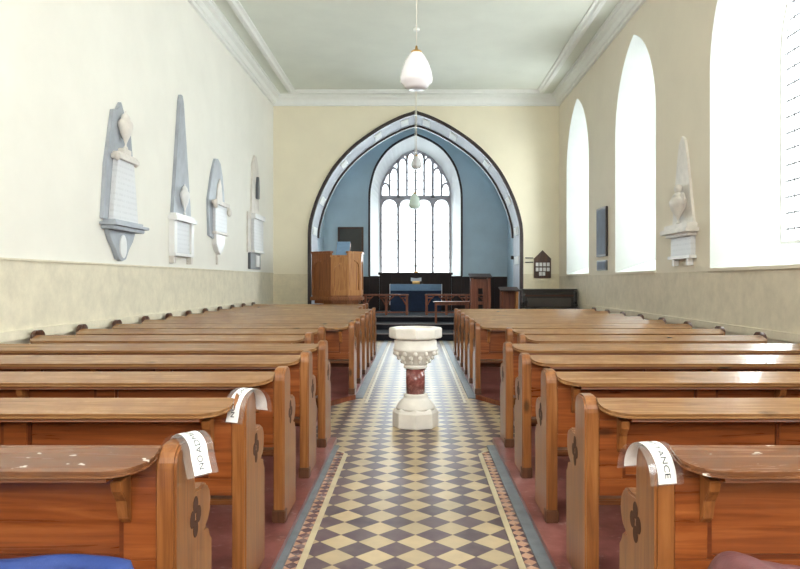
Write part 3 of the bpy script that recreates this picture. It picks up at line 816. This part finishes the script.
# plaques between the far windows of the right wall
t = wallthing('wall_plaque', 'tall dark slate plaque between the two far right windows', 'plaque', 1, 14.65)
w = WB(1); w.rect(-.4,.34,1.98,3.0,0,.05); w.build('frame', M['trim_dark'], t, .006)
w = WB(1); w.rect(-.35,.29,2.03,2.95,.05,.056); w.build('face', M['plaque_blue'], t)
t = wallthing('wall_plaque', 'small square grey plaque below the tall slate plaque', 'plaque', 1, 14.65)
w = WB(1); w.rect(-.38,.34,1.69,1.9,0,.04); w.build('frame', M['marble_d'], t, .006)
w = WB(1); w.rect(-.34,.30,1.72,1.87,.04,.046); w.build('face', M['plaque_blue'], t)
# dark plaque on the east wall
t = thing('wall_plaque', 'dark square plaque on the blue chancel wall above the pulpit', 'plaque', (-2.22,YE,0))
m = MB(); m.box(-.44,.44,-.06,0,2.36,3.32); m.build('frame', M['board_wood'], t, .01)
m = MB(); m.box(-.37,.37,-.066,-.06,2.43,3.25); m.build('face', M['plaque_dark'], t)
# hymn board
t = thing('hymn_board', 'brown house-shaped hymn board with white number cards on the cream wall', 'hymn board', (3.46,YB,0))
m = MB(); m.prism([(-.23,1.55),(.23,1.55),(.23,2.05),(.24,2.07),(0,2.31),(-.24,2.07),(-.23,2.05)], -.05, 0, 'xz'); m.build('backboard', M['board_wood'], t, .006)
m = MB()
for z in (1.60,1.72,1.85,1.985): m.box(-.17,.17,-.065,-.05,z,z+.014)
m.build('card_rail', M['board_wood'], t)
for r,z in enumerate((1.87,1.735,1.615)):
    for c in range(4 if r < 2 else 2):
        x = (-.15+.1*c) if r < 2 else (-.06+.09*c)
        q = MB(); q.box(x-.038,x+.038,-.06,-.052,z,z+.10); q.build('number_card', M['linen'], t)
hk = thing('wall_hooks', 'two small pale pegs on the wall left of the hymn board', 'hook', (3.12,YB,0))
for z in (2.10,1.98):
    m = MB(); m.tube([(-.13,-.03,z),(.09,-.03,z)],.014,8); m.tube([(-.08,0,z),(-.08,-.03,z)],.01,6); m.tube([(.05,0,z),(.05,-.03,z)],.01,6); m.build('peg', M['plaque_dark'], hk)

# ------------------------------------------------------------------ pulpit
p = thing('pulpit', 'golden oak panelled pulpit left of the chancel arch', 'pulpit', (-1.98,17.8,.18))
O = Vector((-1.98,17.8))
PP = [(-2.62,17.74),(-2.09,17.32),(-1.67,17.32),(-1.38,17.66),(-1.38,18.36),(-2.62,18.36)]
PL = [(x-O.x,y-O.y) for x,y in PP]
def inset(pts, d):
    n = len(pts); out = []
    cx = sum(q[0] for q in pts)/n; cy = sum(q[1] for q in pts)/n
    for x,y in pts:
        v = Vector((x-cx,y-cy)); L = v.length; v *= (L+d)/L; out.append((cx+v.x, cy+v.y))
    return out
ZB, ZT0 = .84, 1.98
m = MB(); m.prism(inset(PL,-.30), 0, ZB-.12, 'xy'); m.build('pedestal', M['dark_wood'], p, .01)
m = MB(); m.prism(inset(PL,-.06), ZB-.12, ZB-.04, 'xy'); m.prism(inset(PL,.05), ZB-.04, ZB+.05, 'xy'); m.build('base_moulding', M['oak_dark'], p, .012)
m = MB(); m.prism(PL, ZB+.05, ZB+.09, 'xy'); m.build('pulpit_floor', M['oak_dark'], p)
for i,top in ((0,ZT0),(1,ZT0-.1),(2,ZT0),(3,ZT0),(5,ZT0)):
    a = Vector(PL[i]); bq = Vector(PL[(i+1)%6]); d = (bq-a); Lw = d.length; d.normalize(); nn = Vector((d.y,-d.x))
    def P3(u, w, z): q = a + d*u + nn*w; return (q.x,q.y,z)
    def pbox(mb, u0,u1,w0,w1,z0,z1):
        mb.add([P3(u0,w0,z0),P3(u1,w0,z0),P3(u1,w1,z0),P3(u0,w1,z0),P3(u0,w0,z1),P3(u1,w0,z1),P3(u1,w1,z1),P3(u0,w1,z1)],
               [(0,3,2,1),(4,5,6,7),(0,1,5,4),(1,2,6,5),(2,3,7,6),(3,0,4,7)])
    sd = MB(); st = .07
    pbox(sd,0,Lw,-.05,-.015,ZB+.09,top)                       # board behind
    for u0,u1,z0,z1 in ((0,st,ZB+.09,top),(Lw-st,Lw,ZB+.09,top),(st,Lw-st,ZB+.09,ZB+.22),(st,Lw-st,top-.14,top)): pbox(sd,u0,u1,-.0151,.012,z0,z1)
    pbox(sd,-.02,Lw+.02,-.06,.035,top,top+.05)                 # capping
    mt = M['oak_dark'] if i in (0,5) else M['oak']  # left faces darker, right ones brighter: light and shade put into the oak colour
    so = sd.build('side_panel', mt, p, .004)
    tr_ = MB(); cu_, hwid = Lw/2, (Lw-2*st)/2                  # cusped head in each panel
    for sx in (-1,1):
        pts = [(cu_+sx*hwid, top-.141),(cu_, top-.141),(cu_, top-.17)]
        for kk in range(7):
            tt = PI/2*kk/6; pts.append((cu_+sx*hwid*(.15+.8*math.sin(tt)), top-.20-.13*(1-math.cos(tt))))
        vs = [P3(u,-.0148,z) for u,z in pts]+[P3(u,.006,z) for u,z in pts]; k = len(pts)
        tr_.add(vs, [tuple(range(k)),tuple(range(k,2*k))]+[(j,(j+1)%k,k+(j+1)%k,k+j) for j in range(k)])
    tr_.build('panel_tracery', mt, so)
# book rest with blue fall
m = MB(); ang = .9
m.prism([(-.42,1.93),(-.38,1.89),(-.06,2.22),(-.10,2.26)], .02-.03, .34, 'yz'); m.build('book_rest', M['oak_dark'], p, .005)
m = MB(); m.prism([(-.50,1.895),(-.50,1.90),(-.43,1.945),(-.105,2.285),(-.09,2.275),(-.42,1.935),(-.495,1.893)], .0, .33, 'yz'); m.build('blue_fall', M['frontal_top'], p)

# ------------------------------------------------------------------ chancel furniture
# panelling round the chancel
def panelling(name, x0, x1, y, z0, z1, n, label):
    t = thing(name, label, 'panelling', ((x0+x1)/2,y,0)); xo=(x0+x1)/2
    m = MB(); m.box(x0-xo,x1-xo,-.05,0,z0,z1); m.build('board', M['dark_wood'], t)
    m = MB(); m.box(x0-xo,x1-xo,-.1,-.05,z1-.07,z1); m.build('cap_rail', M['dark_wood'], t, .006)
    w_ = (x1-x0)/n
    for i in range(n+1):
        q = MB(); u = x0-xo+w_*i; q.box(max(x0-xo,u-.04),min(x1-xo,u+.04),-.08,-.05,z0,z1-.07); q.build('stile', M['dark_wood'], t)
panelling('wall_panelling', -XC+.02, -1.24, YE, ZF, 1.62, 5, 'dark wooden panelling on the east wall left of the reredos')
panelling('wall_panelling', 1.24, XC-.02, YE, ZF, 1.62, 5, 'dark wooden panelling on the east wall right of the reredos')
t = thing('reredos', 'dark panelled wooden reredos behind the altar under the window', 'reredos', (0,YE,ZF))
m = MB(); m.box(-1.23,1.23,-.1,-.01,0,1.2); m.build('board', M['dark_wood'], t)
m = MB(); m.box(-1.27,1.27,-.2,-.01,1.2,1.28); m.build('cap_rail', M['dark_wood'], t, .01)
for i in range(8):
    q = MB(); u = -1.19+.34*i; q.box(u-.035,u+.035,-.13,-.1,0,1.2); q.build('stile', M['dark_wood'], t)
t = thing('altar', 'altar table covered with blue cloth below the east window', 'altar', (.01,22.8,ZF))
m = MB(); m.box(-.80,.80,-.35,.35,0,.86); m.build('table_body', M['dark_wood'], t)
m = MB(); m.box(-.815,.815,-.37,-.352,.02,.70); m.build('frontal', M['frontal'], t, label='dark blue frontal')
m = MB(); m.box(-.82,.82,-.39,.38,.86,.885); m.box(-.82,.82,-.39,-.372,.68,.86); m.build('superfrontal', M['frontal_top'], t, .004, label='pale blue top cloth with band')
m = MB(); m.box(.822,.845,-.36,.36,.22,.89); m.box(-.845,-.822,-.36,.36,.22,.89); m.build('linen_fall', M['linen'], t, .004)
t = thing('altar_cross', 'small metal cross standing on the reredos behind the altar', 'cross', (.02,YE-.1,ZF+1.28))
m = MB(); m.box(-.07,.07,-.05,.05,0,.03); m.build('base', M['brass'], t, .004)
m = MB(); m.box(-.016,.016,-.012,.012,.03,.34); m.box(-.09,.09,-.012,.012,.21,.24); m.build('cross_bars', M['plaque_dark'], t, .003)
t = thing('open_book', 'open white book on a low stand on the altar', 'book', (.02,22.75,ZF+.886))
m = MB(); m.prism([(-.1,0),(.1,0),(.08,.10),(.05,.10)], -.12, .12, 'yz'); m.build('stand', M['brass'], t)
m = MB(); m.prism([(-.17,.20),(0,.17),(.17,.20),(.17,.215),(.0,.19),(-.17,.215)], -.1, .03, 'xz'); m.prism([(-.17,.1),(.17,.1),(.17,.2),(0,.17),(-.17,.2)], -.02, .02, 'xz'); m.build('pages', M['linen'], t)
# communion rail, two lengths with a gap
def rail(label, x0, x1):
    t = thing('altar_rail', label, 'altar rail', (0,20.3,ZF), 0, 'lengths of the communion rail')
    m = MB(); m.box(x0,x1,-.07,.07,.56,.61); m.build('top_rail', M['red_oak'], t, .012)
    m = MB(); m.box(x0,x1,-.03,.03,.06,.1); m.build('bottom_rail', M['red_oak'], t, .006)
    n = max(2, round((x1-x0)/.62))
    for i in range(n+1):
        x = x0+.05+(x1-x0-.1)*i/n
        q = MB(); q.box(x-.035,x+.035,-.035,.035,0,.56); q.build('post', M['red_oak'], t, .006)
        b_ = MB()
        for s in (-1,1):
            if (i == 0 and s < 0) or (i == n and s > 0): continue
            b_.tube([(x+s*.036,0,.30),(x+s*.07,0,.38),(x+s*.13,0,.47),(x+s*.22,0,.55)],.02,6)
            b_.lathe([(.001,-.02),(.05,-.018),(.06,0),(.05,.018),(.001,.02)], c=(x+s*.09,0,.50), n=10)
        b_.build('curved_brace', M['red_oak'], t)
rail('brown wooden communion rail left of the gap before the altar', -2.1, -.2)
rail('brown wooden communion rail right of the gap before the altar', .27, 2.1)
# small table
t = thing('side_table', 'small plain brown table standing on the chancel step', 'table', (.985,19.05,.33))
m = MB(); m.box(-.5,.5,-.24,.24,.555,.585); m.build('table_top', M['red_oak'], t, .008)
m = MB(); m.box(-.42,.42,-.18,.18,.49,.555); m.build('apron', M['red_oak'], t)
for sx in (-1,1):
    for sy in (-1,1):
        q = MB(); q.box(sx*.43-.025,sx*.43+.025,sy*.185-.025,sy*.185+.025,0,.555); q.build('leg', M['red_oak'], t, .005)
# lectern
t = thing('lectern', 'brown oak lectern with open sides right of the communion rail', 'lectern', (1.68,18.2,.18))
m = MB(); m.prism([(-.24,1.36),(.22,1.46),(.22,1.49),(-.24,1.40)], -.29, .29, 'yz'); m.build('book_slope', M['dark_wood'], t, .008)
for sx in (-1,1):
    m = MB(); x = sx*.22
    for sy in (-1,1): m.box(x-.035,x+.035,sy*.15-.035,sy*.15+.035,0,1.37)
    m.box(x-.03,x+.03,-.15,.15,1.28,1.36); m.box(x-.03,x+.03,-.15,.15,.06,.14); m.box(x-.03,x+.03,-.15,.15,.66,.72)
    m.build('side_frame', M['red_oak'], t, .005)
m = MB(); m.box(-.185,-.06,-.12,-.09,.1,1.34); m.box(.06,.185,-.12,-.09,.1,1.34); m.box(-.06,.06,-.12,-.09,1.1,1.34); m.box(-.06,.06,-.12,-.09,.68,.76); m.box(-.06,.06,-.12,-.09,.1,.25); m.build('pierced_front', M['red_oak'], t, .004)
m = MB(); m.box(-.3,.3,-.25,.25,0,.06); m.build('foot', M['dark_wood'], t, .008)
# prayer desk
t = thing('prayer_desk', 'small brown prayer desk beside the black piano', 'desk', (2.27,16.80,0))
m = MB(); m.prism([(-.22,1.22),(.2,1.30),(.2,1.33),(-.22,1.25)], -.26, .2, 'yz'); m.build('book_slope', M['dark_wood'], t, .006)
for x in (-.2,.15):
    m = MB(); m.prism([(-.2,0),(.2,0),(.2,1.29),(-.2,1.215),(-.17,.9),(-.12,.6),(-.2,.3)], x-.025, x+.025, 'yz'); m.build('side_panel', M['oak'] if x > 0 else M['red_oak'], t, .005)
m = MB(); m.box(-.175,.125,.1,.13,.1,1.25); m.build('front_panel', M['red_oak'], t)
m = MB(); m.box(-.175,.125,-.15,.1,.3,.33); m.build('shelf', M['red_oak'], t)
# piano
t = thing('upright_piano', 'black upright piano against the wall below the hymn board', 'piano', (3.21,16.75,0))
m = MB(); m.box(-.62,.62,.06,.34,.08,1.24); m.build('case', M['black_wood'], t, .008)
m = MB(); m.box(-.66,.66,-.02,.36,1.24,1.28); m.build('lid', M['black_wood'], t, .008)
m = MB(); m.box(-.52,.52,.045,.06,.86,1.06); m.build('front_board', M['panel_grey'], t, label='front board with its lit tone painted greyish')
m = MB(); m.box(-.6,.6,.035,.06,1.10,1.14); m.build('moulding', M['carve'], t)
for x in (-.62,.62):
    m = MB(); m.prism([(.06,.0),(.06,1.235),(.0,1.235),(-.02,.95),(-.2,.86),(-.26,.80),(-.26,.70),(-.22,.68),(-.22,0)], x-.03, x+.03, 'yz'); m.build('cheek', M['black_wood'], t, .006)
m = MB(); m.box(-.588,.588,-.24,.04,.68,.75); m.build('key_bed', M['black_wood'], t)
m = MB(); m.box(-.56,.56,-.22,-.06,.75,.77); m.build('keys', M['linen'], t)
m = MB()
for i in range(36):
    if i%7 in (2,6): continue
    x = -.545+1.09*i/36; m.box(x,x+.016,-.15,-.06,.77,.785)
o = m.build('black_keys', M['black_wood'], t)

# ------------------------------------------------------------------ light, world, camera
wd = bpy.data.worlds.new('overcast_sky'); bpy.context.scene.world = wd; wd.use_nodes = True
nt = wd.node_tree; bg = nt.nodes['Background']
tc = nt.nodes.new('ShaderNodeTexCoord'); nz = nt.nodes.new('ShaderNodeTexNoise'); nz.inputs['Scale'].default_value = 2.5
rp = nt.nodes.new('ShaderNodeValToRGB'); rp.color_ramp.elements[0].color = (.80,.9,1,1); rp.color_ramp.elements[1].color = (1,1,1,1)
nt.links.new(tc.outputs['Generated'], nz.inputs['Vector']); nt.links.new(nz.outputs['Fac'], rp.inputs[0]); nt.links.new(rp.outputs[0], bg.inputs[0])
bg.inputs['Strength'].default_value = 4.0
def area(name, loc, rot, sx, sy, e, col=(1,1,1)):
    L = bpy.data.lights.new(name, 'AREA'); L.shape = 'RECTANGLE'; L.size = sx; L.size_y = sy; L.energy = e; L.color = col
    o = bpy.data.objects.new(name, L); C.objects.link(o); o.location = loc; o.rotation_euler = rot
    return o
for c in WC:
    area('window_daylight', (WR+1.5, c, 3.9), (0, PI/2, 0), 6.0, 3.6, 530, (.97,.99,1))
area('east_daylight', (0, YE+1.6, 4.2), (-PI/2, 0, 0), 4.4, 6.0, 480, (.84,.93,1))
area('west_fill', (0, YW+.4, 4.2), (PI/2, 0, 0), 4.0, 3.6, 330, (1,.97,.92))  # added fill lamp in front of the windowless west wall
cam = bpy.data.cameras.new('camera'); co = bpy.data.objects.new('camera', cam); C.objects.link(co)
co.location = (0,0,H); co.rotation_euler = (PI/2,0,0)
cam.sensor_width = 36; cam.lens = FPX/800*36; cam.clip_start = .05
cam.shift_x = -(VX-400)/800; cam.shift_y = (VY-284.5)/800
sc = bpy.context.scene; sc.camera = co
sc.view_settings.view_transform = 'Standard'; sc.view_settings.look = 'None'
sc.view_settings.exposure = 0.36
